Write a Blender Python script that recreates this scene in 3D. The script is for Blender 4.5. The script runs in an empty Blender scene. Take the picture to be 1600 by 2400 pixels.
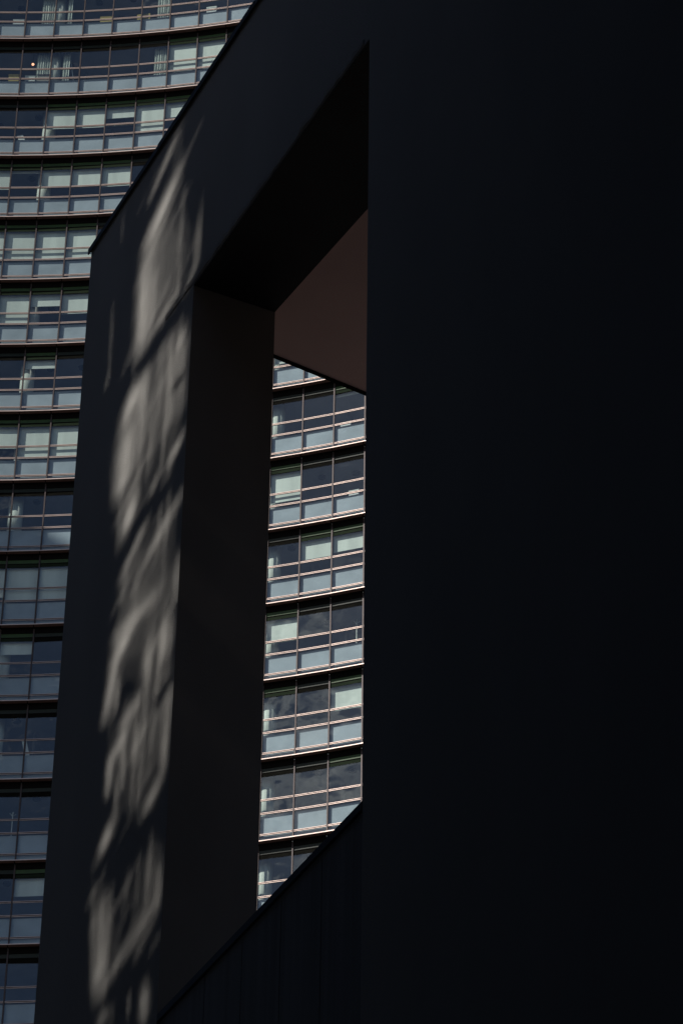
import bpy, math, random
from mathutils import Vector, Matrix, Quaternion

random.seed(7)
sc = bpy.context.scene
COL = sc.collection
R = math.radians
EYE = 1.7

# ---------------------------------------------------------------- camera
cam_data = bpy.data.cameras.new("camera")
cam = bpy.data.objects.new("camera", cam_data)
COL.objects.link(cam)
sc.camera = cam
PITCH, ROLL = 0.644858636, 0.0145754154
cp, sp, cr, sr = math.cos(PITCH), math.sin(PITCH), math.cos(ROLL), math.sin(ROLL)
fw = Vector((0, cp, sp)); rt0 = Vector((1, 0, 0)); up0 = Vector((0, -sp, cp))
rt = cr * rt0 + sr * up0
up = -sr * rt0 + cr * up0
m = Matrix((rt, up, -fw)).transposed().to_4x4()
m.translation = Vector((0, 0, EYE))
cam.matrix_world = m
cam_data.sensor_fit = 'VERTICAL'
cam_data.sensor_height = 36.0
cam_data.sensor_width = 24.0
cam_data.lens = 7856.33637 / 2400 * 36.0
cam_data.clip_start = 0.1
cam_data.clip_end = 3000

# ---------------------------------------------------------------- light
SUN_AZ, SUN_EL = R(242.0), R(37.0)          # azimuth clockwise from +Y
SUN_DIR = Vector((math.sin(SUN_AZ) * math.cos(SUN_EL), math.cos(SUN_AZ) * math.cos(SUN_EL), math.sin(SUN_EL)))
sun_data = bpy.data.lights.new("sun", 'SUN')
sun_data.energy = 5.0
sun_data.angle = R(0.53)
sun_data.color = (1.0, 0.95, 0.89)
sun = bpy.data.objects.new("sun", sun_data)
COL.objects.link(sun)
sun.rotation_euler = (-SUN_DIR).to_track_quat('-Z', 'Y').to_euler()
sun.location = (-60, -20, 80)

world = bpy.data.worlds.new("World")
sc.world = world
world.use_nodes = True
wn, wl = world.node_tree.nodes, world.node_tree.links
wn.clear()
w_out = wn.new("ShaderNodeOutputWorld")
w_bg = wn.new("ShaderNodeBackground"); w_bg.inputs["Strength"].default_value = 0.05
w_sky = wn.new("ShaderNodeTexSky"); w_sky.sky_type = 'NISHITA'; w_sky.sun_disc = False
w_sky.sun_elevation = SUN_EL; w_sky.sun_rotation = SUN_AZ
w_sky.air_density = 0.8; w_sky.dust_density = 0.8; w_sky.ozone_density = 4.0
w_tc = wn.new("ShaderNodeTexCoord")
w_map = wn.new("ShaderNodeMapping"); w_map.inputs["Scale"].default_value = (1, 1, 1.6)
w_ns = wn.new("ShaderNodeTexNoise"); w_ns.inputs["Scale"].default_value = 17; w_ns.inputs["Detail"].default_value = 10
w_ns.inputs["Roughness"].default_value = 0.58
w_rm = wn.new("ShaderNodeMapRange"); w_rm.inputs["From Min"].default_value = 0.62; w_rm.inputs["From Max"].default_value = 0.84
w_mx = wn.new("ShaderNodeMix"); w_mx.data_type = 'RGBA'
w_mx.inputs["B"].default_value = (15, 15.2, 15.8, 1)      # sunlit cloud, in the sky's own units
wl.new(w_tc.outputs["Generated"], w_map.inputs["Vector"])
wl.new(w_map.outputs["Vector"], w_ns.inputs["Vector"])
# a bank of cloud low in the sky, thinning out above some 35 degrees
w_sx = wn.new("ShaderNodeSeparateXYZ")
w_lo = wn.new("ShaderNodeMapRange"); w_lo.interpolation_type = 'SMOOTHSTEP'
w_lo.inputs["From Min"].default_value = 0.61; w_lo.inputs["From Max"].default_value = 0.53
w_ad = wn.new("ShaderNodeMath"); w_ad.operation = 'MULTIPLY_ADD'; w_ad.inputs[1].default_value = 0.2
wl.new(w_tc.outputs["Generated"], w_sx.inputs["Vector"]); wl.new(w_sx.outputs["Z"], w_lo.inputs["Value"])
w_az = wn.new("ShaderNodeVectorMath"); w_az.operation = 'DOT_PRODUCT'; w_az.inputs[1].default_value = (math.sin(R(230)), math.cos(R(230)), 0)
w_aw = wn.new("ShaderNodeMapRange"); w_aw.interpolation_type = 'SMOOTHSTEP'        # and only towards the south-west
w_aw.inputs["From Min"].default_value = 0.70; w_aw.inputs["From Max"].default_value = 0.79
w_ml = wn.new("ShaderNodeMath"); w_ml.operation = 'MULTIPLY'
wl.new(w_tc.outputs["Generated"], w_az.inputs[0]); wl.new(w_az.outputs["Value"], w_aw.inputs["Value"])
wl.new(w_lo.outputs["Result"], w_ml.inputs[0]); wl.new(w_aw.outputs["Result"], w_ml.inputs[1])
wl.new(w_ml.outputs[0], w_ad.inputs[0]); wl.new(w_ns.outputs["Fac"], w_ad.inputs[2])
wl.new(w_ad.outputs[0], w_rm.inputs["Value"])
wl.new(w_rm.outputs["Result"], w_mx.inputs["Factor"])
wl.new(w_sky.outputs["Color"], w_mx.inputs["A"])
wl.new(w_mx.outputs["Result"], w_bg.inputs["Color"])
wl.new(w_bg.outputs["Background"], w_out.inputs["Surface"])

sc.view_settings.view_transform = 'Standard'
sc.view_settings.look = 'None'
sc.view_settings.exposure = 0.0
sc.view_settings.gamma = 1.0
sc.view_settings.use_curve_mapping = False
sc.render.engine = 'CYCLES'
cy = sc.cycles
cy.use_denoising = True
cy.max_bounces = 12; cy.diffuse_bounces = 5; cy.glossy_bounces = 4; cy.transparent_max_bounces = 24; cy.transmission_bounces = 4
cy.caustics_reflective = False; cy.caustics_refractive = False
cy.sample_clamp_indirect = 4.0

# ---------------------------------------------------------------- helpers
def tag(o, label=None, cat=None, group=None, kind=None):
    if label: o["label"] = label
    if cat: o["category"] = cat
    if group: o["group"] = group
    if kind: o["kind"] = kind
    return o

class MB:
    """collects boxes and polygons, builds ONE mesh"""
    def __init__(self): self.v, self.f, self.mi = [], [], []
    def poly(self, pts, mi=0):
        n = len(self.v); self.v += [tuple(p) for p in pts]
        self.f.append(tuple(range(n, n + len(pts)))); self.mi.append(mi)
    def box(self, x0, x1, y0, y1, z0, z1, mi=0, M=None):
        c = [Vector((x, y, z)) for z in (z0, z1) for y in (y0, y1) for x in (x0, x1)]
        if M is not None: c = [M @ p for p in c]
        n = len(self.v); self.v += [tuple(p) for p in c]
        for q in ((0, 2, 3, 1), (4, 5, 7, 6), (0, 1, 5, 4), (2, 6, 7, 3), (0, 4, 6, 2), (1, 3, 7, 5)):
            self.f.append(tuple(n + i for i in q)); self.mi.append(mi)
    def hexa(self, bot, top, mi=0):
        """prism between two matching rings of points"""
        n = len(self.v); k = len(bot)
        self.v += [tuple(p) for p in bot] + [tuple(p) for p in top]
        self.f.append(tuple(n + i for i in reversed(range(k)))); self.mi.append(mi)
        self.f.append(tuple(n + k + i for i in range(k))); self.mi.append(mi)
        for i in range(k):
            j = (i + 1) % k
            self.f.append((n + i, n + j, n + k + j, n + k + i)); self.mi.append(mi)
    def lathe(self, prof, seg=16, mi=0, c=(0, 0)):
        n = len(self.v)
        for r, z in prof:
            for a in range(seg):
                t = 2 * math.pi * a / seg
                self.v.append((c[0] + r * math.cos(t), c[1] + r * math.sin(t), z))
        for i in range(len(prof) - 1):
            for a in range(seg):
                b = (a + 1) % seg
                self.f.append((n + i * seg + a, n + i * seg + b, n + (i + 1) * seg + b, n + (i + 1) * seg + a)); self.mi.append(mi)
        self.f.append(tuple(n + a for a in reversed(range(seg)))); self.mi.append(mi)
        self.f.append(tuple(n + (len(prof) - 1) * seg + a for a in range(seg))); self.mi.append(mi)
    def mesh(self, name, mats):
        me = bpy.data.meshes.new(name)
        me.from_pydata(self.v, [], self.f)
        for mt in (mats if isinstance(mats, (list, tuple)) else [mats]): me.materials.append(mt)
        me.polygons.foreach_set("material_index", self.mi)
        me.update()
        return me
    def build(self, name, mats, parent=None):
        return link(name, self.mesh(name, mats), parent)

def link(name, data, parent=None, M=None):
    o = bpy.data.objects.new(name, data)
    COL.objects.link(o)
    if parent is not None: o.parent = parent
    if M is not None: o.matrix_local = M
    return o

def smooth(o, ang=40):
    me = o.data
    for p in me.polygons: p.use_smooth = True
    try: me.set_sharp_from_angle(angle=R(ang))
    except Exception: pass
    return o

# ---------------------------------------------------------------- materials
def base_mat(name, color, rough=0.6, metal=0.0, spec=0.5):
    mt = bpy.data.materials.new(name); mt.use_nodes = True
    b = mt.node_tree.nodes["Principled BSDF"]
    b.inputs["Base Color"].default_value = (*color, 1)
    b.inputs["Roughness"].default_value = rough
    b.inputs["Metallic"].default_value = metal
    b.inputs["Specular IOR Level"].default_value = spec
    return mt

def vary(mt, color, amount, scale, stretch=(1, 1, 1), bump=0.0, bscale=40, detail=6, bdist=0.01):
    """noise in the base colour plus a fine bump"""
    nt = mt.node_tree; n, l = nt.nodes, nt.links
    b = n["Principled BSDF"]
    tc = n.new("ShaderNodeTexCoord"); mp = n.new("ShaderNodeMapping"); mp.inputs["Scale"].default_value = stretch
    ns = n.new("ShaderNodeTexNoise"); ns.inputs["Scale"].default_value = scale; ns.inputs["Detail"].default_value = detail
    rp = n.new("ShaderNodeMapRange"); rp.inputs["From Min"].default_value = 0.3; rp.inputs["From Max"].default_value = 0.7
    rp.inputs["To Min"].default_value = 1 - amount; rp.inputs["To Max"].default_value = 1 + amount
    mx = n.new("ShaderNodeVectorMath"); mx.operation = 'SCALE'; mx.inputs[0].default_value = color
    oi = n.new("ShaderNodeObjectInfo"); of = n.new("ShaderNodeMath"); of.operation = 'MULTIPLY'; of.inputs[1].default_value = 91.0
    ad = n.new("ShaderNodeVectorMath"); ad.operation = 'ADD'
    l.new(oi.outputs["Random"], of.inputs[0]); l.new(tc.outputs["Object"], ad.inputs[0]); l.new(of.outputs[0], ad.inputs[1])
    l.new(ad.outputs["Vector"], mp.inputs["Vector"]); l.new(mp.outputs["Vector"], ns.inputs["Vector"])
    l.new(ns.outputs["Fac"], rp.inputs["Value"]); l.new(rp.outputs["Result"], mx.inputs["Scale"])
    l.new(mx.outputs["Vector"], b.inputs["Base Color"])
    if bump:
        n2 = n.new("ShaderNodeTexNoise"); n2.inputs["Scale"].default_value = bscale; n2.inputs["Detail"].default_value = 5
        bp = n.new("ShaderNodeBump"); bp.inputs["Strength"].default_value = bump; bp.inputs["Distance"].default_value = bdist
        l.new(tc.outputs["Object"], n2.inputs["Vector"]); l.new(n2.outputs["Fac"], bp.inputs["Height"])
        l.new(bp.outputs["Normal"], b.inputs["Normal"])
    return mt

def glass_mat(name, tint, wobble=0.06, extra=1.0):
    mt = bpy.data.materials.new(name); mt.use_nodes = True
    nt = mt.node_tree; n, l = nt.nodes, nt.links
    n.clear()
    out = n.new("ShaderNodeOutputMaterial")
    tr = n.new("ShaderNodeBsdfTransparent"); tr.inputs["Color"].default_value = (*tint, 1)
    gl = n.new("ShaderNodeBsdfGlossy"); gl.inputs["Roughness"].default_value = 0.015
    gl.inputs["Color"].default_value = (0.93, 0.97, 1.0, 1)
    geo = n.new("ShaderNodeNewGeometry")
    ior = n.new("ShaderNodeMapRange"); ior.inputs["To Min"].default_value = 1.52; ior.inputs["To Max"].default_value = 1 / 1.52
    fr = n.new("ShaderNodeFresnel")
    ml = n.new("ShaderNodeMath"); ml.operation = 'MULTIPLY'; ml.inputs[1].default_value = extra; ml.use_clamp = True
    mix = n.new("ShaderNodeMixShader")
    tc = n.new("ShaderNodeTexCoord"); oi = n.new("ShaderNodeObjectInfo")
    sc_ = n.new("ShaderNodeMath"); sc_.operation = 'MULTIPLY'; sc_.inputs[1].default_value = 57.0
    ad = n.new("ShaderNodeVectorMath"); ad.operation = 'ADD'
    ns = n.new("ShaderNodeTexNoise"); ns.inputs["Scale"].default_value = 0.9; ns.inputs["Detail"].default_value = 1.5
    bp = n.new("ShaderNodeBump"); bp.inputs["Strength"].default_value = 1.0; bp.inputs["Distance"].default_value = wobble
    l.new(oi.outputs["Random"], sc_.inputs[0]); l.new(sc_.outputs[0], ad.inputs[1])
    l.new(tc.outputs["Object"], ad.inputs[0]); l.new(ad.outputs["Vector"], ns.inputs["Vector"])
    l.new(ns.outputs["Fac"], bp.inputs["Height"]); l.new(bp.outputs["Normal"], gl.inputs["Normal"])
    l.new(geo.outputs["Backfacing"], ior.inputs["Value"]); l.new(ior.outputs["Result"], fr.inputs["IOR"])
    l.new(fr.outputs["Fac"], ml.inputs[0]); l.new(ml.outputs[0], mix.inputs["Fac"])
    l.new(tr.outputs["BSDF"], mix.inputs[1]); l.new(gl.outputs["BSDF"], mix.inputs[2])
    l.new(mix.outputs["Shader"], out.inputs["Surface"])
    return mt

M_RENDER = vary(base_mat("dark_render", (0.2, 0.2, 0.205), 0.9, 0, 0.25), (0.3, 0.292, 0.276), 0.07, 0.9, (1, 1, 0.35), 0.4, 55, bdist=0.011)
M_INFILL = vary(base_mat("streaked_render", (0.2, 0.2, 0.205), 0.85, 0, 0.25), (0.2, 0.205, 0.21), 0.16, 9.0, (1, 1, 0.03), 0.3, 60, bdist=0.006)
M_SOFFIT = vary(base_mat("shade_lining", (0.03, 0.03, 0.03), 0.8, 0, 0.2), (0.03, 0.028, 0.028), 0.15, 2.0)  # near-black colour stands in for shade under the lintel
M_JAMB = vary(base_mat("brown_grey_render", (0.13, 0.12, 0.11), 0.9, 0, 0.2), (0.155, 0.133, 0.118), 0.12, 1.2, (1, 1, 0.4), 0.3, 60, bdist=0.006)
M_PINK = vary(base_mat("pink_brown_plaster", (0.5, 0.36, 0.34), 0.9, 0, 0.2), (0.66, 0.43, 0.38), 0.05, 1.2, (1, 1, 1), 0.25, 70, bdist=0.005)
M_COPING = vary(base_mat("black_sheet_metal", (0.015, 0.016, 0.018), 0.6, 0.0, 0.3), (0.015, 0.016, 0.018), 0.2, 4)
M_COPPER = vary(base_mat("copper_anodised", (0.7, 0.52, 0.44), 0.5, 0.85, 0.5), (0.66, 0.53, 0.47), 0.06, 6)
M_MULLION = vary(base_mat("brown_anodised", (0.2, 0.14, 0.13), 0.5, 0.3, 0.5), (0.055, 0.04, 0.038), 0.1, 6)
M_BLACK = base_mat("black_gasket", (0.008, 0.0075, 0.0075), 0.9, 0, 0.05)
M_SHELF = vary(base_mat("brown_soffit_sheet", (0.16, 0.1, 0.09), 0.6, 0.0, 0.4), (0.12, 0.074, 0.066), 0.1, 3)
M_BACK = vary(base_mat("pale_backing_sheet", (0.42, 0.46, 0.46), 0.7, 0, 0.3), (0.41, 0.46, 0.475), 0.16, 0.8)
M_BLIND = vary(base_mat("blind_cloth", (0.7, 0.72, 0.69), 0.9, 0, 0.1), (0.78, 0.81, 0.78), 0.12, 1.6, (1, 1, 0.12), detail=3)
M_GREEN_LIT = vary(base_mat("bounce_lit_green_strip", (0.1, 0.3, 0.09), 0.5, 0, 0.4), (0.03, 0.068, 0.018), 0.15, 4)  # green glow of light bounced off sunlit blinds, put into the colour
M_GREEN_UNLIT = vary(base_mat("unlit_green_strip", (0.05, 0.09, 0.04), 0.5, 0, 0.4), (0.008, 0.014, 0.006), 0.15, 4)  # same strip without the blind's bounce light, painted as a darker colour
M_GLASS_SHADE = vary(base_mat("shaded_glass_panel", (0.04, 0.038, 0.026), 0.9, 0, 0.0), (0.009, 0.009, 0.0075), 0.3, 2.0, (1, 1, 4))  # dark colour painted for head glass that reflects no sky
M_BLIND_SHADE = vary(base_mat("shaded_blind_panel", (0.09, 0.12, 0.08), 0.9, 0, 0.0), (0.02, 0.028, 0.018), 0.15, 2.0, (1, 1, 4))  # shaded blind behind the head glass, painted as a dark colour
M_CEIL = vary(base_mat("office_ceiling", (0.3, 0.31, 0.34), 0.9, 0, 0.2), (0.3, 0.31, 0.34), 0.15, 0.8)
M_OFFICE = vary(base_mat("office_wall", (0.22, 0.23, 0.25), 0.9, 0, 0.2), (0.2, 0.21, 0.235), 0.3, 0.5)
M_COLUMN = base_mat("white_column_paint", (0.74, 0.76, 0.72), 0.7, 0, 0.3)
M_WHITE = base_mat("white_paint", (0.76, 0.77, 0.75), 0.6, 0, 0.3)
M_YELLOW = base_mat("yellowed_card", (0.55, 0.42, 0.16), 0.8, 0, 0.2)
M_GREYBOX = base_mat("grey_card", (0.36, 0.33, 0.3), 0.8, 0, 0.2)
M_CURTAIN = base_mat("pale_curtain_cloth", (0.6, 0.63, 0.6), 0.9, 0, 0.1)
M_DARKTHING = base_mat("dark_plastic", (0.03, 0.03, 0.035), 0.5, 0, 0.4)
M_ROOF = base_mat("roof_felt", (0.1, 0.1, 0.1), 0.9)
M_PAVE = vary(base_mat("stone_paving", (0.3, 0.27, 0.24), 0.85, 0, 0.3), (0.17, 0.155, 0.14), 0.12, 0.6)
M_SCREEN = vary(base_mat("gobo_metal", (0.05, 0.05, 0.055), 0.6, 0.0, 0.4), (0.05, 0.05, 0.055), 0.1, 3)
M_BLOCK = vary(base_mat("dark_stone_cladding", (0.07, 0.07, 0.075), 0.8, 0, 0.3), (0.07, 0.07, 0.075), 0.12, 0.5)
G_CLEAR = glass_mat("green_tinted_glass", (0.935, 0.975, 0.957), 0.012, 1.85)
G_SPAN = glass_mat("blue_spandrel_glass", (0.93, 0.965, 0.975), 0.012, 1.6)
# ---------------------------------------------------------------- ground
g = MB(); g.poly([(-900, -900, 0), (900, -900, 0), (900, 900, 0), (-900, 900, 0)])
tag(g.build("ground", M_PAVE), kind="structure")

# ---------------------------------------------------------------- portal wall (wall axes: s along, t behind the front, z up from eye)
AZW = -0.455249897
WD = Vector((math.sin(AZW), math.cos(AZW), 0)); WN = Vector((math.cos(AZW), -math.sin(AZW), 0))
def wp(s, t, z): return WN * (10 + t) + WD * s + Vector((0, 0, z + EYE))
S_END, S_L, S_J, S_R = 3.0, 26.954, 23.915, 19.980
Z_TOP, Z_O, Z_S = 25.17, 22.335, 13.975
def tb(s): return 0.915 if s >= 23.93 else 0.915 + (23.93 - s) * 0.0715     # the back face runs at a slight angle

wall = bpy.data.objects.new("portal_wall", None); COL.objects.link(wall)
wall.location = wp(20, 0.4, -EYE)
tag(wall, "dark rendered wall in the foreground with one tall opening cut through it", "wall")
wall_inv = Matrix.Translation(-wall.location)
def wpart(name, mb, mats, parent=None):
    o = mb.build(name, mats, parent or wall)
    o.matrix_parent_inverse = Matrix.Translation(-wall.location) if parent is None else Matrix.Identity(4)
    return o
b = MB()
# front face, split around the opening; shared edges, no overlaps
def front(s0, s1, z0, z1): b.poly([wp(s1, 0, z0), wp(s0, 0, z0), wp(s0, 0, z1), wp(s1, 0, z1)], 0)
def back(s0, s1, z0, z1): b.poly([wp(s0, tb(s0), z0), wp(s1, tb(s1), z0), wp(s1, tb(s1), z1), wp(s0, tb(s0), z1)], 0)
ZB = -EYE
for F in (front, back):
    F(S_J, S_L, ZB, Z_O); F(S_J, S_L, Z_O, Z_TOP)
    F(S_R, S_J, Z_O, Z_TOP)
    F(S_END, S_R, Z_O, Z_TOP); F(S_END, S_R, ZB, Z_O)
b.poly([wp(S_L, 0, ZB), wp(S_L, 0, Z_TOP), wp(S_L, tb(S_L), Z_TOP), wp(S_L, tb(S_L), ZB)], 0)
b.poly([wp(S_END, 0, ZB), wp(S_END, tb(S_END), ZB), wp(S_END, tb(S_END), Z_TOP), wp(S_END, 0, Z_TOP)], 0)
b.poly([wp(S_L, 0, Z_TOP), wp(S_END, 0, Z_TOP), wp(S_END, tb(S_END), Z_TOP), wp(S_L, tb(S_L), Z_TOP)], 0)
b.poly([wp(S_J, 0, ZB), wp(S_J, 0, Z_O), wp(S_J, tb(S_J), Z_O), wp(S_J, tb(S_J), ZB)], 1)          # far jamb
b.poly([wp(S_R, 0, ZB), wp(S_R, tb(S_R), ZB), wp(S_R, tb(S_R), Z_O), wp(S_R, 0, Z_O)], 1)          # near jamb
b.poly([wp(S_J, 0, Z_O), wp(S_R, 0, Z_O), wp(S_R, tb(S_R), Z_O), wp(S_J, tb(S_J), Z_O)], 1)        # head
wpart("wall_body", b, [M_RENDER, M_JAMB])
b = MB()                                                                     # added lining, its dark colour stands in for the lintel's shade
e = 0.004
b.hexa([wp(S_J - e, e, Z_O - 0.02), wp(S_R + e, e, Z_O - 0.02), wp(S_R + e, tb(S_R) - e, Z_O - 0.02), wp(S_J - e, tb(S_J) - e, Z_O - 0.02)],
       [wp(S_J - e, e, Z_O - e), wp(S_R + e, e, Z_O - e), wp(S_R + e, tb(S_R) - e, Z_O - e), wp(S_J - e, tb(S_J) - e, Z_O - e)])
wpart("soffit_shade", b, M_SOFFIT)
b = MB()                                                                     # rough plaster bead along the lower edge of the lintel
rnd = random.Random(3)
s = 24.6; prev = None
while s > 20.08:
    h = 0.085 + rnd.uniform(-0.02, 0.02); d = 0.01 + rnd.uniform(0, 0.014)
    lo = Z_O + 0.012 + rnd.uniform(0, 0.006) + (0 if s < S_J else (s - S_J) * 0.02)
    cur = (s, lo, lo + h, d)
    if prev:
        for i in range(1):
            b.hexa([wp(prev[0], -0.001, prev[1]), wp(prev[0], -prev[3] * .6, prev[1] + .004), wp(cur[0], -cur[3] * .6, cur[1] + .004), wp(cur[0], -0.001, cur[1])],
                   [wp(prev[0], -0.001, prev[2]), wp(prev[0], -prev[3], prev[2] - .03), wp(cur[0], -cur[3], cur[2] - .03), wp(cur[0], -0.001, cur[2])])
    prev = cur
    s -= rnd.uniform(0.05, 0.09)
wpart("plaster_bead", b, M_RENDER)
rnd = random.Random(11)                                                      # sheet coping on the wall head, in lapped lengths
cuts = [S_L + .035, 25.02, 22.6, 20.1, 17.6, 15.1, 12.6, 10.1, 7.6, S_END]
for i in range(len(cuts) - 1):
    s1, s0 = cuts[i] + (.03 if i else 0), cuts[i + 1]
    q = .0035 * (i % 2) + rnd.uniform(0, .002); k = .045 + rnd.uniform(-.004, .004)
    b = MB()
    b.hexa([wp(s1, -.03 - q, Z_TOP - k), wp(s0, -.03 - q, Z_TOP - k), wp(s0, -.015 - q, Z_TOP - k), wp(s1, -.015 - q, Z_TOP - k)],
           [wp(s1, -.03 - q, Z_TOP + .004), wp(s0, -.03 - q, Z_TOP + .004), wp(s0, -.015 - q, Z_TOP + .004), wp(s1, -.015 - q, Z_TOP + .004)])
    b.hexa([wp(s1, -.03 - q, Z_TOP + .006 + q), wp(s0, -.03 - q, Z_TOP + .006 + q), wp(s0, tb(s0) + .05, Z_TOP + .006 + q), wp(s1, tb(s1) + .05, Z_TOP + .006 + q)],
           [wp(s1, -.03 - q, Z_TOP + .03 + q), wp(s0, -.03 - q, Z_TOP + .03 + q), wp(s0, tb(s0) + .05, Z_TOP + .03 + q), wp(s1, tb(s1) + .05, Z_TOP + .03 + q)])
    wpart("coping_sheet", b, M_COPING)
# panels closing the opening below its sill
edges = [S_R + .03, 20.725, 21.47, 22.215, 22.96, S_J - .012]
for i in range(5):
    s0, s1 = edges[i] + .006, edges[i + 1] - .006
    b = MB()
    b.hexa([wp(s1, .02, ZB), wp(s0, .02, ZB), wp(s0, .22, ZB), wp(s1, .22, ZB)], [wp(s1, .02, Z_S - .075), wp(s0, .02, Z_S - .075), wp(s0, .22, Z_S - .075), wp(s1, .22, Z_S - .075)])
    wpart("infill_panel", b, M_INFILL)
b = MB()
b.hexa([wp(S_J - .01, .1, ZB), wp(S_R + .01, .1, ZB), wp(S_R + .01, .2, ZB), wp(S_J - .01, .2, ZB)], [wp(S_J - .01, .1, Z_S - .08), wp(S_R + .01, .1, Z_S - .08), wp(S_R + .01, .2, Z_S - .08), wp(S_J - .01, .2, Z_S - .08)])
wpart("infill_backing", b, M_BLACK)
b = MB()
b.hexa([wp(S_J - .004, -.004, Z_S - .072), wp(S_R + .004, -.004, Z_S - .072), wp(S_R + .004, .26, Z_S - .072), wp(S_J - .004, .26, Z_S - .072)],
       [wp(S_J - .004, -.004, Z_S), wp(S_R + .004, -.004, Z_S), wp(S_R + .004, .26, Z_S), wp(S_J - .004, .26, Z_S)])
wpart("sill_coping", b, M_COPING)

# ---------------------------------------------------------------- canopy roof behind the wall
canopy = bpy.data.objects.new("canopy_roof", None); COL.objects.link(canopy); canopy.location = wp(20, 4, 22.5)
tag(canopy, "flat roof slab with pinkish brown underside seen through the top of the opening", "canopy")
ZC = Z_O + 0.115
def cpart(name, mb, mats):
    o = mb.build(name, mats, canopy); o.matrix_parent_inverse = Matrix.Translation(-canopy.location); return o
b = MB()
ring = [(24.64, .935), (25.56, 10.0), (6.0, 10.0), (6.0, 2.222)]
b.hexa([wp(a, t, ZC) for a, t in ring], [wp(a, t, ZC + .5) for a, t in ring]); cpart("ceiling_slab", b, M_PINK)
b = MB()
b.hexa([wp(24.644, .98, ZC - .012), wp(25.564, 10, ZC - .012), wp(25.61, 10, ZC - .012), wp(24.69, .98, ZC - .012)],
       [wp(24.644, .98, ZC + .53), wp(25.564, 10, ZC + .53), wp(25.61, 10, ZC + .53), wp(24.69, .98, ZC + .53)]); cpart("edge_trim", b, M_BLACK)
for s_, t_ in ((12, 8.5), (20, 9.0)):
    b = MB(); c = wp(s_, t_, 0)
    b.lathe([(.3, 0), (.3, ZC + EYE - .005)], 20, 0, (c.x, c.y)); smooth(cpart("post", b, M_PINK))

# ---------------------------------------------------------------- office tower: concave facade of glazed bays
CX, CY, RAD, TH0, DTH, H0 = -17.6372020, 66.5161919, 54.3789592, 0.0240587546, 0.0271449349, 121.671889
def zrow(r): return EYE + H0 - 4.0 * r
def onarc(i, rad=RAD, z=0.0):
    th = TH0 + DTH * i
    return Vector((CX + rad * math.sin(th), CY + rad * math.cos(th), z))
BW = 2 * RAD * math.sin(DTH / 2)
def bay_matrix(r, i):
    th = TH0 + DTH * (i + .5)
    return Matrix.Translation(onarc(i, RAD, zrow(r))) @ Matrix.Rotation(-th, 4, 'Z')    # x along the facade, y inwards, z up

tower = bpy.data.objects.new("office_tower", None); COL.objects.link(tower); tower.location = onarc(6)
tag(tower, "tall curved glass office tower with copper coloured bands behind the dark wall", "building")
T_INV = Matrix.Translation(-tower.location)

ZT = (.66, 0.0, -1.03)       # the three transoms
ZSH = -1.55                  # sunshade shelf
def frame_geo(b, off=0):
    b.box(-.03, .03, -.04, .02, -1.50, 2.44, 1 + off)                    # mullion cap
    b.box(-.02, .02, .021, .155, -1.50, 2.44, 2 + off)                   # fin behind it
    for z in ZT:
        b.box(.026, BW - .026, -.026, .02, z + .021, z + .04, 0 + off)
        b.box(.026, BW - .026, -.026, .02, z - .04, z - .021, 0 + off)
        b.box(.026, BW - .026, -.008, .06, z - .0205, z + .0205, 2 + off)
    b.box(.031, BW - .031, -.02, .10, 2.22, 2.47, 2 + off)                # black head rail
    b.box(.031, BW - .031, -.012, .05, 1.985, 2.02, 2 + off)
    b.box(.031, BW - .031, -.012, .03, 1.79, 1.806, 2 + off)
    b.box(-.0255, .0255, -.335, -.041, ZSH + .022, ZSH + .045, 2 + off)        # dark joint between shelf sheets
    b.box(.0, BW, .172, .30, -.70, -.03, 3 + off)                          # inner sill wall
PANES = dict(vision_pane=(.71, 1.789), vent_pane=(.048, .612), spandrel_pane=(-.982, -.048), sill_pane=(-1.5, -1.078))
def pane_geo(b, key, mi=0):
    z0, z1 = PANES[key]; b.box(.031, BW - .031, -.01, .012, z0, z1, mi)
def back_geo(b, mi=0): b.box(.021, BW - .021, .1, .12, -1.5, -.06, mi)
def shelf_geo(b, mi=0): b.box(.026, BW - .026, -.335, -.15, ZSH + .012, ZSH + .05, mi); b.box(.026, BW - .026, -.148, -.002, ZSH + .016, ZSH + .05, mi + 1)
def nose_geo(b, mi=0):
    b.box(.002, BW - .002, -.362, -.336, ZSH + .012, ZSH + .052, mi)
def headshade_geo(b, mi=0): b.box(.031, BW - .031, .004, .02, 1.807, 1.984, mi)  # added panel whose dark colour stands for the shaded head glass
def headstrip_geo(b, mi=0): b.box(.031, BW - .031, .006, .04, 2.021, 2.219, mi)
def blind_geo(b, z1, mi=0):
    n = 6; x0, x1 = .026, BW - .026
    b.box(x0, x1, .158, .164, z1 + .02, 1.998, mi); b.box(x0, x1, .152, .170, z1, z1 + .02, mi)

def one(fn, name, mats, *a):
    mb = MB(); fn(mb, *a); return mb.mesh(name, mats)
FRAME_MATS = [M_COPPER, M_MULLION, M_BLACK, M_OFFICE]
me_frame = one(frame_geo, "window_frame", FRAME_MATS)
me_pane = {k: one(pane_geo, k, G_SPAN if k in ("spandrel_pane", "sill_pane") else G_CLEAR, k) for k in PANES}
me_back = one(back_geo, "backing_panel", M_BACK)
me_shelf = one(shelf_geo, "soffit_panel", [M_SHELF, M_BLACK])
me_nose = one(nose_geo, "shelf_nosing", M_COPPER)
me_hp_g = one(headshade_geo, "head_shade_panel", M_BLIND_SHADE)
me_hp_d = one(headshade_geo, "head_shade_panel", M_GLASS_SHADE)
me_hb_g = one(headstrip_geo, "head_strip", M_GREEN_LIT)
me_hb_d = one(headstrip_geo, "head_strip", M_GREEN_UNLIT)
blind_cache = {}
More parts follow.
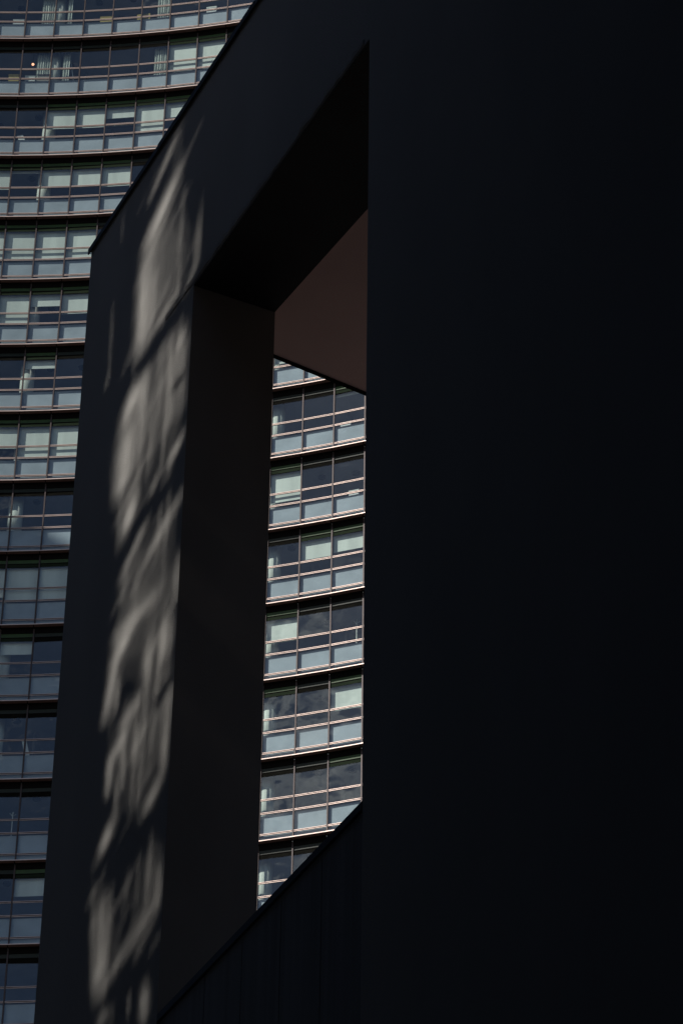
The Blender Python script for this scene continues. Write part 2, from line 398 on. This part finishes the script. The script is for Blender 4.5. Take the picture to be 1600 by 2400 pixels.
def blind_mesh(z1):
    z1 = round(z1, 2)
    if z1 not in blind_cache: blind_cache[z1] = one(blind_geo, "roller_blind", M_BLIND, z1)
    return blind_cache[z1]

def fr(f): return 2.0 - f * 1.3
BLINDS = {(1,5):.06,(1,6):.06,(2,1):.68,(2,2):.68,(2,3):fr(.6),(2,4):.08,(2,5):fr(.8),(3,-1):.68,(3,0):fr(.2),(3,1):.76,(3,2):.73,(3,3):.68,
          (4,-1):.06,(4,0):.06,(4,1):.06,(4,2):.06,(5,0):.06,(5,1):fr(.62),(5,2):.68,(6,1):fr(.48),(7,0):.68,(7,1):.06,(7,2):.06,
          (9,0):.3,(9,1):.06,(9,2):.06,(10,1):fr(.6),(13,2):fr(.75),(6,9):.3,(7,11):fr(.22),(8,9):.3,(9,10):fr(.86),(9,11):fr(.76),
          (10,9):.70,(11,9):fr(.04),(11,11):.68,(12,11):fr(.13)}
DARK = {(0,i) for i in range(-2,8)} | {(1,i) for i in range(-2,5)}
def blind_of(r, i, known):
    if known: return BLINDS.get((r, i))
    q = random.Random(r * 131 + i * 17).random()
    return None if q < .5 or i in (6, 7, 8) or (r, i) in DARK else (.68 if q < .75 else fr(q - .1))

def seen(P):
    """does the photograph's sight line to P pass beside, over or through the portal wall?"""
    d = P - Vector((0, 0, EYE))
    c = Vector((d.dot(rt), d.dot(up), d.dot(fw)))
    if c.z <= 0: return False
    f = 7856.336
    if abs(f * c.x / c.z) > 800 or abs(f * c.y / c.z) > 1200: return False
    k = 10.0 / d.dot(WN); q = d * k
    s_, z_ = q.dot(WD), q.z
    if s_ > S_L or z_ > Z_TOP: return True
    if not (S_R < s_ < S_J - .0 and Z_S < z_ < Z_O): return False
    k = 10.915 / d.dot(WN); q = d * k
    return q.dot(WD) < S_J

ROWS, BAYS, LOW = range(-2, 16), range(-8, 20), 31
rest = MB()
REST_MATS = FRAME_MATS + [G_CLEAR, G_SPAN, M_BACK, M_SHELF, M_BLACK, M_BLIND, M_GREEN_LIT, M_GREEN_UNLIT, M_GLASS_SHADE]
def add_rest(r, i):
    n0 = len(rest.v)
    frame_geo(rest)
    for k in PANES: pane_geo(rest, k, 5 if k in ("spandrel_pane", "sill_pane") else 4)
    back_geo(rest, 6); shelf_geo(rest, 7); nose_geo(rest, 0)
    z = blind_of(r, i, False)
    headstrip_geo(rest, 10 if z else 11); headshade_geo(rest, 12)
    if z: blind_geo(rest, z, 9)
    M = bay_matrix(r, i)
    for k in range(n0, len(rest.v)): rest.v[k] = tuple(M @ Vector(rest.v[k]))

seen_bays = []
for r in range(-2, LOW):
    for i in BAYS:
        M = bay_matrix(r, i)
        vis = r in ROWS and any(seen(M @ Vector((x, -.03, z))) for x in [.02 + BW * .97 * q / 7 for q in range(8)] for z in [-1.56 + .4 * q for q in range(11)])
        if not vis:
            add_rest(r, i); continue
        seen_bays.append((r, i))
        w = link("window", me_frame, tower); w.matrix_parent_inverse = T_INV; w.matrix_basis = M
        for k, me in me_pane.items():
            p = link(k, me, w)
            a = random.gauss(0, .005); a2 = random.gauss(0, .006)
            p.matrix_basis = Matrix.Translation((BW/2, 0, 0)) @ Matrix.Rotation(a, 4, 'Z') @ Matrix.Rotation(a2, 4, 'X') @ Matrix.Translation((-BW/2, 0, 0))
        link("backing_panel", me_back, w)
        z = blind_of(r, i, True)
        link("head_strip", me_hb_g if z else me_hb_d, w); link("head_shade_panel", me_hp_g if z else me_hp_d, w)
        if z: link("roller_blind", blind_mesh(z), w)
        s_ = link("soffit_panel", me_shelf, tower); s_.matrix_parent_inverse = T_INV; s_.matrix_basis = M
        link("shelf_nosing", me_nose, s_)
o = rest.build("facade_bay", REST_MATS, tower); o.matrix_parent_inverse = T_INV; tag(o, kind="stuff")

# floors, rooms, columns
I0, I1 = BAYS[0], BAYS[-1] + 1
def ringstrip(mb, z0, z1, r0, r1, mi_top=0, mi_bot=0, mi_in=0, mi_out=0):
    for i in range(I0, I1):
        a, b_, c, d = onarc(i, r0), onarc(i + 1, r0), onarc(i + 1, r1), onarc(i, r1)
        def z(p, h): return (p.x, p.y, h)
        mb.poly([z(a, z1), z(b_, z1), z(c, z1), z(d, z1)][::-1], mi_top)
        mb.poly([z(a, z0), z(b_, z0), z(c, z0), z(d, z0)], mi_bot)
        mb.poly([z(a, z0), z(b_, z0), z(b_, z1), z(a, z1)], mi_in)
        mb.poly([z(d, z0), z(c, z0), z(c, z1), z(d, z1)][::-1], mi_out)
low = MB()
for r in range(-3, LOW):
    mb = low if r not in ROWS else MB()
    ringstrip(mb, zrow(r) - 1.72, zrow(r) - .72, RAD + .16, RAD + 7.0, 1, 0, 2, 1)
    if r in ROWS:
        o = mb.build("floor_slab", [M_CEIL, M_OFFICE, M_BLACK], tower); o.matrix_parent_inverse = T_INV
o = low.build("lower_floors", [M_CEIL, M_OFFICE, M_BLACK], tower); o.matrix_parent_inverse = T_INV
mb = MB()
ringstrip(mb, 0.0, zrow(-3) - .7, RAD + 7.01, RAD + 14)
for i in (I0, I1):
    a, b_ = onarc(i, RAD - .02), onarc(i, RAD + 7)
    dx = (onarc(i + 1) - onarc(i)).normalized() * (.3 if i == I1 else -.3)
    mb.hexa([(a.x, a.y, 0), (b_.x, b_.y, 0), (b_.x + dx.x, b_.y + dx.y, 0), (a.x + dx.x, a.y + dx.y, 0)],
            [(a.x, a.y, zrow(-3)), (b_.x, b_.y, zrow(-3)), (b_.x + dx.x, b_.y + dx.y, zrow(-3)), (a.x + dx.x, a.y + dx.y, zrow(-3))])
o = mb.build("core_wall", M_OFFICE, tower); o.matrix_parent_inverse = T_INV
mb = MB(); ringstrip(mb, zrow(-3) - .69, zrow(-3) + .5, RAD - .3, RAD + 14)
o = mb.build("roof", M_ROOF, tower); o.matrix_parent_inverse = T_INV

mb = MB(); mb.lathe([(.33, -.715), (.33, 2.275)], 28)
me_col = mb.mesh("column", M_COLUMN)
for p in me_col.polygons: p.use_smooth = len(p.vertices) == 4
for r in ROWS:
    for i in (-7, 1, 9, 17):
        M = bay_matrix(r, i) @ Matrix.Translation((.08, .66, 0))
        o = link("column", me_col, tower); o.matrix_parent_inverse = T_INV; o.matrix_basis = M
# office partitions across the depth of the floors, and ceiling lamps
mb = MB(); mb.box(-.05, .05, 1.9, 6.98, -.715, 2.275); me_part = mb.mesh("partition", M_OFFICE)
mb = MB(); mb.lathe([(.02, 2.2), (.17, 2.2), (.19, 2.272)], 14); me_lamp = mb.mesh("ceiling_fitting", M_DARKTHING)
rr = random.Random(5)
for r in ROWS:
    for i in range(-2, 13):
        q = rr.random()
        if q < .22 and i not in (0, 1, 8, 9):
            o = link("partition", me_part, tower); o.matrix_parent_inverse = T_INV; o.matrix_basis = bay_matrix(r, i)
        if (r, i) in seen_bays and rr.random() < .5:
            o = link("ceiling_fitting", me_lamp, tower); o.matrix_parent_inverse = T_INV
            o.matrix_basis = bay_matrix(r, i) @ Matrix.Translation((BW * rr.uniform(.3, .7), rr.uniform(.9, 1.6), 0))

# ---------------------------------------------------------------- things behind the windows
def at_bay(r, i, x, y, z): return bay_matrix(r, i) @ Matrix.Translation((x * BW, y, z))
def place(o, r, i, x, y, z): o.matrix_world = at_bay(r, i, x, y, z); return o
def carton(r, i, x, w, h, mat, label, name="cardboard_box", d=.13, cat="box"):
    b = MB(); b.box(-w/2, w/2, 0, d, 0, h * .82)
    o = b.build(name, mat); place(o, r, i, x, .175, -.028); tag(o, label, cat)
    lid = MB(); lid.box(-w/2 - .012, w/2 + .012, -.012, d + .012, h * .82, h); lid.build("lid", mat, o)
    return o
carton(1, -1, .76, .52, .52, M_YELLOW, "yellow box on the sill at the left picture edge, beside a pale green box")
carton(1, 0, .31, .50, .42, M_COLUMN, "pale green white box on the sill below the small lit lamp")
carton(1, 0, .76, .60, .50, M_GREYBOX, "grey brown box on the sill just below the pleated curtain")
carton(0, -1, .74, .56, .40, M_WHITE, "white box on the sill in the top left corner window")
carton(0, 2, .76, .64, .44, M_YELLOW, "long yellowish box behind the topmost row of glass, left of a window post")
carton(0, 4, .04, .66, .40, M_YELLOW, "yellowish box straddling a window post in the topmost row")
carton(0, 6, .4, .50, .42, M_WHITE, "white board box in the topmost row close to the dark wall's slope")
carton(7, 11, .33, .48, .24, M_WHITE, "low white box on the sill at right, highest in the opening")
carton(8, 11, .62, .46, .30, M_WHITE, "white box on the sill under the faint thin stand, second row in the opening")

def curtain(r, i, x0, x1, label, folds):
    b = MB(); n = folds * 6; w = (x1 - x0) * BW
    f_, bk = [], []
    for k in range(n + 1):
        x = w * k / n; y = .045 * math.sin(2 * math.pi * folds * k / n) + .012 * math.sin(9.1 * k)
        f_.append((x, y)); bk.append((x, y + .006))
    for k in range(n):
        for pts, rev in ((f_, False), (bk, True)):
            q = [(*pts[k], .05), (*pts[k + 1], .05), (*pts[k + 1], 1.98), (*pts[k], 1.98)]
            b.poly(q[::-1] if rev else q)
    o = smooth(b.build("curtain", M_CURTAIN)); place(o, r, i, x0, .28, 0)
    rod = MB(); rod.box(-.06, w + .06, -.012, .012, 1.985, 2.01); rod.build("rail", M_DARKTHING, o)
    tag(o, label, "curtain")
curtain(0, 0, .52, .97, "gathered pale curtain hanging in the topmost row, nearest the left picture edge", 6)
curtain(0, 1, .4, .56, "narrow drawn curtain in the topmost row, second from the left", 2)
curtain(0, 4, .5, .98, "gathered pale curtain in the topmost row under the middle of the picture's upper left", 6)
curtain(1, 0, .5, .97, "gathered pale curtain above the grey brown box, right of the lit lamp", 6)
curtain(1, 1, .38, .62, "narrow curtain beside a slanted white bar, second row from the top", 3)
curtain(1, 4, .5, .98, "gathered pale curtain left of two bright blinds, second row from the top", 6)

# lit lamp
M_LIT = base_mat("lit_bulb", (1, .5, .3), .5)
bs = M_LIT.node_tree.nodes["Principled BSDF"]
bs.inputs["Emission Color"].default_value = (1, .42, .25, 1); bs.inputs["Emission Strength"].default_value = 2.2
b = MB(); b.lathe([(.012, .07), (.012, .75)], 8); lamp = b.build("pendant_lamp", M_DARKTHING); place(lamp, 1, 0, .33, .5, 1.5)
tag(lamp, "small glowing orange pendant lamp in the dark second row window", "lamp")
b = MB(); b.lathe([(.02, -.07), (.055, -.045), (.07, 0), (.055, .045), (.02, .07)], 14); smooth(b.build("bulb", M_LIT, lamp))
b = MB(); b.lathe([(.085, .03), (.09, .05), (.03, .1)], 14); b.build("shade", M_DARKTHING, lamp)

# leaning white bar and boards
def board(r, i, x, y, w, h, lean, roll_, label, name="leaning_board"):
    b = MB(); b.box(-w/2, w/2, 0, .02, 0, h); o = b.build(name, M_WHITE)
    o.matrix_world = at_bay(r, i, x, y, -.7) @ Matrix.Rotation(R(roll_), 4, 'Y') @ Matrix.Rotation(R(-lean), 4, 'X')
    tag(o, label, "board")
board(1, 1, .86, .3, .05, 2.5, 6, -9, "slanted narrow white bar leaning beside a narrow curtain, second row from the top", "leaning_bar")
board(2, 0, .42, .35, .30, 1.6, 12, -18, "white board leaning to the left, third row, left picture edge")
board(2, 0, .58, .6, .26, 1.55, 12, 17, "white board leaning to the right, third row, left picture edge")
board(11, 2, .17, .5, .20, 1.9, 8, -14, "pale board leaning against the window post in a shaded blue window")

# shelf with cups
b = MB(); b.box(0, BW * 1.9, 0, .16, 0, .02); sh = b.build("window_shelf", M_DARKTHING); place(sh, 2, 3, .04, .16, .70)
tag(sh, "dark window shelf carrying a row of small cups under a short blind", "shelf")
for k, (x, c) in enumerate(((.06, 1), (.16, 0), (.27, 1), (.36, 0), (.5, 0), (.66, 1), (.82, 0), (1.1, 1), (1.25, 0))):
    b = MB(); h = .07 + .05 * ((k * 7) % 3) / 2; b.lathe([(.024, 0), (.034, h), (.03, h), (.022, .012)], 12)
    o = smooth(b.build("cup", M_WHITE if c else M_GREYBOX)); place(o, 2, 3, .04 + x, .23, .7115)
    tag(o, "small cup standing in a row on the dark window shelf", "cup", group="cups on the window shelf")

# desk screens and stands seen through the opening
def monitor(r, i, x, y, rot, label):
    b = MB(); b.box(-.12, .12, 0, .15, 0, .015); b.box(-.02, .02, .06, .09, .015, .2); o = b.build("desk_monitor", M_WHITE)
    o.matrix_world = at_bay(r, i, x, y, 0.035) @ Matrix.Rotation(R(rot), 4, 'Z')
    s_ = MB(); s_.box(-.2, .2, .03, .06, .13, .36); s_.build("screen", M_WHITE, o); tag(o, label, "monitor")
b = MB(); b.box(0, BW * .86, 0, .7, 0, .03)
dk = b.build("desk", M_GREYBOX); place(dk, 9, 10, .07, .64, .0); tag(dk, "grey desk carrying white screens behind the third window row of the opening", "desk")
for x in (.02, BW * .86 - .06):
    for y in (.02, .62):
        l_ = MB(); l_.box(x, x + .04, y, y + .04, -.715, -.002); l_.build("leg", M_DARKTHING, dk)
monitor(9, 10, .66, .72, 12, "white monitor on the grey desk, right one of two")
monitor(9, 10, .84, .86, -35, "white monitor seen edge on at the right end of the grey desk")
b = MB(); b.lathe([(.06, 0), (.06, .015), (.012, .02), (.012, .33)], 10); dl = b.build("desk_lamp", M_WHITE); place(dl, 9, 10, .34, .75, .035)
tag(dl, "white desk lamp with a flat head at the left of the grey desk", "lamp")
b = MB(); b.box(-.34, .05, -.03, .03, .33, .36); b.build("lamp_head", M_WHITE, dl)

def coat_stand(r, i, x, y, label):
    b = MB(); b.lathe([(.2, -.715), (.2, -.69), (.028, -.67), (.024, 1.5), (.005, 1.56)], 10); o = b.build("coat_stand", M_WHITE); place(o, r, i, x, y, 0)
    for k in range(4):
        a = math.pi / 2 * k + .4
        h = MB(); h.box(0, .19, -.011, .011, -.011, .011); q = h.build("hook", M_WHITE, o)
        q.matrix_basis = Matrix.Translation((0, 0, 1.34)) @ Matrix.Rotation(a, 4, 'Z') @ Matrix.Rotation(R(-42), 4, 'Y')
    tag(o, label, "coat stand")
coat_stand(10, 11, .66, .62, "white coat stand with four hooks, clearly seen in the fourth row of the opening")
coat_stand(8, 11, .22, 1.9, "thin coat stand far back behind a white sill box, second row of the opening")
coat_stand(12, 1, .72, .8, "thin stand in a shaded blue window low at the left picture edge")

# ---------------------------------------------------------------- inferred neighbour tower, then added unseen blockers that shape the light
block = bpy.data.objects.new("neighbour_tower", None); COL.objects.link(block)
HS = Vector((math.sin(SUN_AZ), math.cos(SUN_AZ), 0)); HP = Vector((HS.y, -HS.x, 0))       # towards the sun, and across it
ref = onarc(2)
DB = 60.0
def bp(u, v, z): return ref + HP * u + HS * (DB + v) + Vector((0, 0, z))
block.location = bp(-10, 6, 0)
tag(block, "tall dark stone tower whose shade falls on the lower office floors", "building")
b = MB(); TOPB = 136.55
b.hexa([bp(-3.5, 0, 0), bp(60, 0, 0), bp(60, 14, 0), bp(-3.5, 14, 0)], [bp(-3.5, 0, TOPB), bp(60, 0, TOPB), bp(60, 14, TOPB), bp(-3.5, 14, TOPB)])
o = b.build("block_body", M_BLOCK, block); o.matrix_parent_inverse = Matrix.Translation(-block.location)

# unseen light screen added before the portal wall, slat gaps shaped to form streaks
scr = bpy.data.objects.new("light_screen", None); COL.objects.link(scr)
LS = 18.0
LN = 13.0
def spt(s, t, z, L=18.0): return wp(s, t, z) + SUN_DIR * L
scr.location = spt(20, -2, 0); scr.location.z = 0
tag(scr, "unseen slatted light screen added opposite the rendered wall to shape its light streaks", "building")
SI = Matrix.Translation(-scr.location)
ZG = -EYE - SUN_DIR.z * LS
def solid(s0, s1, z0, z1, t0=-4.0, t1=0.02, name="block_body"):
    b = MB(); b.hexa([spt(s1, t1, z0), spt(s0, t1, z0), spt(s0, t0, z0), spt(s1, t0, z0)], [spt(s1, t1, z1), spt(s0, t1, z1), spt(s0, t0, z1), spt(s1, t0, z1)])
    o = b.build(name, M_BLOCK, scr); o.matrix_parent_inverse = SI
WS0, WS1, WZ0, WZ1 = 23.70, 26.40, 13.0, 25.3
ZT_S = 29.0

solid(-40.0, WS0, ZG, ZT_S); solid(WS0, WS1, ZG, WZ0, -.4); solid(WS0, WS1, WZ1, ZT_S, -.4); solid(WS1, 46, ZG, ZT_S, -.4)
GA = .25                                                   # an added hood carries the slats out in front of the gap
def hood(s0, s1, z0, z1):
    b = MB(); b.hexa([spt(s1, 0, z0, LN), spt(s0, 0, z0, LN), spt(s0, -.03, z0, LS), spt(s1, -.03, z0, LS)], [spt(s1, 0, z1, LN), spt(s0, 0, z1, LN), spt(s0, -.03, z1, LS), spt(s1, -.03, z1, LS)])
    o = b.build("hood", M_BLOCK, scr); o.matrix_parent_inverse = SI
hood(WS0 - GA, WS0, WZ0 - GA, WZ1 + GA); hood(WS1, WS1 + GA, WZ0 - GA, WZ1 + GA); hood(WS0 + .002, WS1 - .002, WZ0 - GA, WZ0); hood(WS0 + .002, WS1 - .002, WZ1, WZ1 + GA)
pr = MB(); TR = 27.4                                        # unseen roof added to block sky light from the wall
pr.hexa([wp(14.8, -.35, TR), wp(-16, -.35, TR), wp(-16, -14.2, TR), wp(14.8, -14.2, TR)], [wp(14.8, -.35, TR + .6), wp(-16, -.35, TR + .6), wp(-16, -14.2, TR + .6), wp(14.8, -14.2, TR + .6)])
o = pr.build("sky_blocker_roof", M_BLOCK, scr); o.matrix_parent_inverse = SI
bb = MB(); bb.box(-70, 45, -50, -26, 0, 26)  # unseen block added behind the camera to cut sky light
rear = bb.build("rear_sky_blocker", M_BLOCK)
tag(rear, "unseen dark block added behind the camera to keep sky light off the wall", "building")
STREAKS = [  # drawn light streaks that shape the openings between the slats
 (24.53,24.33,25.24,23.93,0.25,1.00), (24.50,25.03,25.26,24.59,0.15,0.50), (23.71,23.53,23.82,22.68,0.15,0.42), (23.78,23.20,23.83,22.56,0.13,0.42),
 (23.87,22.61,24.13,22.34,0.13,0.38), (25.32,23.68,25.24,22.42,0.21,0.85), (24.36,22.56,25.03,22.45,0.11,0.50), (25.19,22.00,25.49,21.80,0.29,0.90),
 (25.41,22.00,25.56,21.76,0.17,0.70), (25.51,21.58,25.50,20.97,0.34,0.80), (25.13,21.91,25.17,21.54,0.19,0.50), (24.44,21.98,24.35,20.81,0.10,0.50),
 (24.15,21.86,24.23,21.71,0.12,0.60), (24.11,21.81,24.06,20.78,0.14,0.30), (24.03,20.43,24.30,20.31,0.15,0.75), (25.22,20.50,25.38,20.09,0.24,0.95),
 (25.50,21.04,25.57,20.81,0.27,0.70), (24.59,20.33,24.77,20.17,0.12,0.45), (24.75,19.97,25.38,19.59,0.16,0.42), (23.97,19.69,24.76,19.42,0.16,0.48),
 (23.96,18.91,23.98,18.45,0.13,0.45), (24.48,18.78,25.49,18.93,0.18,0.55), (25.11,18.80,25.39,18.64,0.23,0.95), (24.21,18.28,24.21,17.91,0.13,0.75),
 (24.60,18.31,24.59,17.86,0.14,0.50), (24.05,18.26,24.04,17.86,0.09,0.42), (25.42,18.62,25.61,18.01,0.17,0.70), (25.33,18.31,25.33,17.93,0.09,0.50),
 (24.79,17.73,25.14,17.71,0.17,0.60), (24.80,17.83,24.80,17.62,0.08,0.40), (24.00,17.52,24.01,17.05,0.12,0.45), (24.99,17.57,25.37,17.42,0.17,0.65),
 (25.40,17.44,25.41,17.04,0.12,0.60), (25.09,17.50,25.04,16.89,0.09,0.45), (24.79,17.48,24.76,17.04,0.12,0.40), (25.20,17.11,25.17,16.71,0.07,0.40),
 (24.06,17.06,24.06,16.57,0.13,0.60), (24.14,16.48,24.54,16.26,0.19,0.80), (25.26,16.63,25.50,16.42,0.20,0.85), (25.40,15.96,25.30,15.00,0.22,0.50),
 (25.32,15.24,25.38,14.95,0.15,0.60), (24.34,15.18,25.39,14.79,0.15,0.40), (24.18,14.98,24.58,14.74,0.14,0.25), (24.25,14.42,24.20,14.02,0.17,0.60),
 (25.19,14.63,25.17,14.48,0.26,0.55), (24.59,14.54,24.57,14.22,0.06,0.40), (26.17,23.82,26.13,22.64,0.08,0.28), (26.18,22.79,26.21,22.55,0.08,0.25),
 (26.05,25.01,26.02,24.46,0.09,0.20), (26.29,20.05,26.14,18.61,0.10,0.08), (25.87,25.26,26.01,24.92,0.09,0.12), (25.67,16.40,25.48,14.91,0.09,0.30),
 (24.04,15.49,24.04,15.04,0.10,0.38), (25.91,19.00,25.88,18.67,0.07,0.10),
]
PATCHES = [  # broader light patches, likewise cut into the slat openings
 ([(25.26,24.18), (24.18,23.38), (24.25,22.40), (24.95,22.39), (25.30,23.47)], 0.34),
 ([(25.01,21.69), (24.63,21.56), (24.80,21.00), (25.44,21.39)], 0.45),
 ([(24.84,22.35), (24.04,21.92), (24.00,20.66), (24.46,20.75)], 0.22),
 ([(25.53,19.68), (23.98,18.85), (24.00,18.38), (25.29,18.88)], 0.30),
 ([(24.65,17.90), (23.93,17.64), (23.95,17.02), (24.79,17.50)], 0.25),
 ([(24.73,16.99), (24.08,16.72), (24.35,16.39), (25.16,16.60)], 0.20),
 ([(23.98,15.90), (23.96,14.99), (24.33,14.90), (24.51,15.83)], 0.36),
 ([(25.64,18.94), (24.05,18.37), (24.05,17.87), (25.43,18.40)], 0.22),
 ([(25.59,17.83), (24.03,17.17), (24.05,16.70), (25.39,17.12)], 0.20),
 ([(25.39,21.29), (24.08,20.71), (24.09,20.50), (25.43,20.76)], 0.16),
 ([(25.35,20.09), (24.03,19.65), (23.98,18.93), (25.46,19.68)], 0.16),
 ([(25.47,15.82), (24.41,15.73), (24.42,14.96), (25.36,15.03)], 0.10),
 ([(24.63,25.14), (24.30,24.93), (24.34,24.51), (24.68,24.54)], 0.22),
]
GAPS = [(24.01,22.25,25.44,22.17,0.33), (23.88,19.97,25.59,20.06,0.31), (24.04,16.11,25.56,16.22,0.56), (24.07,14.64,25.30,14.64,0.23), (23.90,17.55,24.45,17.41,0.20), (24.03,21.23,24.35,21.24,0.13), (25.21,19.84,25.63,19.90,0.20)]
def seg_d(px, pz, a, zs):
    x1, z1, x2, z2 = a; z1 *= zs; z2 *= zs; pz *= zs
    dx, dz = x2 - x1, z2 - z1; L = dx * dx + dz * dz
    t = 0 if L == 0 else max(0, min(1, ((px - x1) * dx + (pz - z1) * dz) / L))
    return math.hypot(px - x1 - t * dx, pz - z1 - t * dz), t
def inside(px, pz, pl):
    c = False; j = len(pl) - 1
    for k in range(len(pl)):
        if (pl[k][1] > pz) != (pl[j][1] > pz) and px < (pl[j][0] - pl[k][0]) * (pz - pl[k][1]) / (pl[j][1] - pl[k][1]) + pl[k][0]: c = not c
        j = k
    return c
DZ, DS = .045, .045
nz, ns_ = int(round((WZ1 - WZ0) / DZ)), int(round((WS1 - WS0) / DS))
def blur(F, sx, sz):
    def ker(sg):
        n = max(1, int(3 * sg)); k = [math.exp(-.5 * (q / sg) ** 2) for q in range(-n, n + 1)]; t_ = sum(k); return n, [q / t_ for q in k]
    n, k = ker(sx)
    G = [[sum(k[q + n] * row[min(max(c + q, 0), ns_ - 1)] for q in range(-n, n + 1)) for c in range(ns_)] for row in F]
    n, k = ker(sz)
    return [[sum(k[q + n] * G[min(max(j + q, 0), nz - 1)][c] for q in range(-n, n + 1)) for c in range(ns_)] for j in range(nz)]
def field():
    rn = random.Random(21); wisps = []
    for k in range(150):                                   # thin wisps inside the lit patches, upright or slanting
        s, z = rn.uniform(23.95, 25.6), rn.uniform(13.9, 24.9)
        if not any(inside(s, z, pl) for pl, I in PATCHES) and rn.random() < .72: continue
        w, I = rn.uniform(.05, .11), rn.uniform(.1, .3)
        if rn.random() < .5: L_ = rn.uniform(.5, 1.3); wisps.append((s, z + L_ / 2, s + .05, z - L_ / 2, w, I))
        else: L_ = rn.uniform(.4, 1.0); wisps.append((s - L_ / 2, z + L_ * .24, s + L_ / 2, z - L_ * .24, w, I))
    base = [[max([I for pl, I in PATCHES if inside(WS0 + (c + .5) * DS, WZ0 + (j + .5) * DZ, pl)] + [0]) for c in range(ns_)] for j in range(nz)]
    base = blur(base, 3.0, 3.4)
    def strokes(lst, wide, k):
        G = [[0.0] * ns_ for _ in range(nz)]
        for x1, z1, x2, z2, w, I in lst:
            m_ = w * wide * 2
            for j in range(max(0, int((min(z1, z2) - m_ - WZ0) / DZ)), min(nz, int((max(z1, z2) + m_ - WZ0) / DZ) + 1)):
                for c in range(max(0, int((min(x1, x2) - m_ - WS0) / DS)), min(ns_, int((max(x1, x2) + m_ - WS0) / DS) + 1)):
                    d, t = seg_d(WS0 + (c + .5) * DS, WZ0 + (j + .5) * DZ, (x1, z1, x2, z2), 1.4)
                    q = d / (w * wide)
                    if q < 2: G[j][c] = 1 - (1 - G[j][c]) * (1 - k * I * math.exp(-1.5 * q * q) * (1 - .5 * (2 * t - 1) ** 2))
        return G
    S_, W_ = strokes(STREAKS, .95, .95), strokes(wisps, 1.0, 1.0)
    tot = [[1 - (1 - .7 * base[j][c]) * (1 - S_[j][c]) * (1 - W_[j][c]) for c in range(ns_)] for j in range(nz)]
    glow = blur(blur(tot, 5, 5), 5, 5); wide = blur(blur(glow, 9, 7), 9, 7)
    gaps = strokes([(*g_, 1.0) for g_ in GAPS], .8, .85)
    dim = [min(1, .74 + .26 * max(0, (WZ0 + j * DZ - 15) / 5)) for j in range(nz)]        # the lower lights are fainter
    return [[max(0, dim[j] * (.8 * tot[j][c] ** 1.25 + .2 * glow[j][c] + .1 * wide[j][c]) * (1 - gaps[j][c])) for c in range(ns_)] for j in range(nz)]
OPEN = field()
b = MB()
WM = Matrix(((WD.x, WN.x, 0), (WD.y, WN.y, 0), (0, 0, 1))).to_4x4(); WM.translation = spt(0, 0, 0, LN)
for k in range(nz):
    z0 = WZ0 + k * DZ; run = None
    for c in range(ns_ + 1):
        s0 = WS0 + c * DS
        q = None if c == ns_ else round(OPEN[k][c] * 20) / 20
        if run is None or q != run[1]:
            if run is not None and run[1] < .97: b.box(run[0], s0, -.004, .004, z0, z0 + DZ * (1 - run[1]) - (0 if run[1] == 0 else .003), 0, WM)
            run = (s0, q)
o = b.build("gobo_slat", M_SCREEN, scr); o.matrix_parent_inverse = SI; tag(o, kind="stuff")
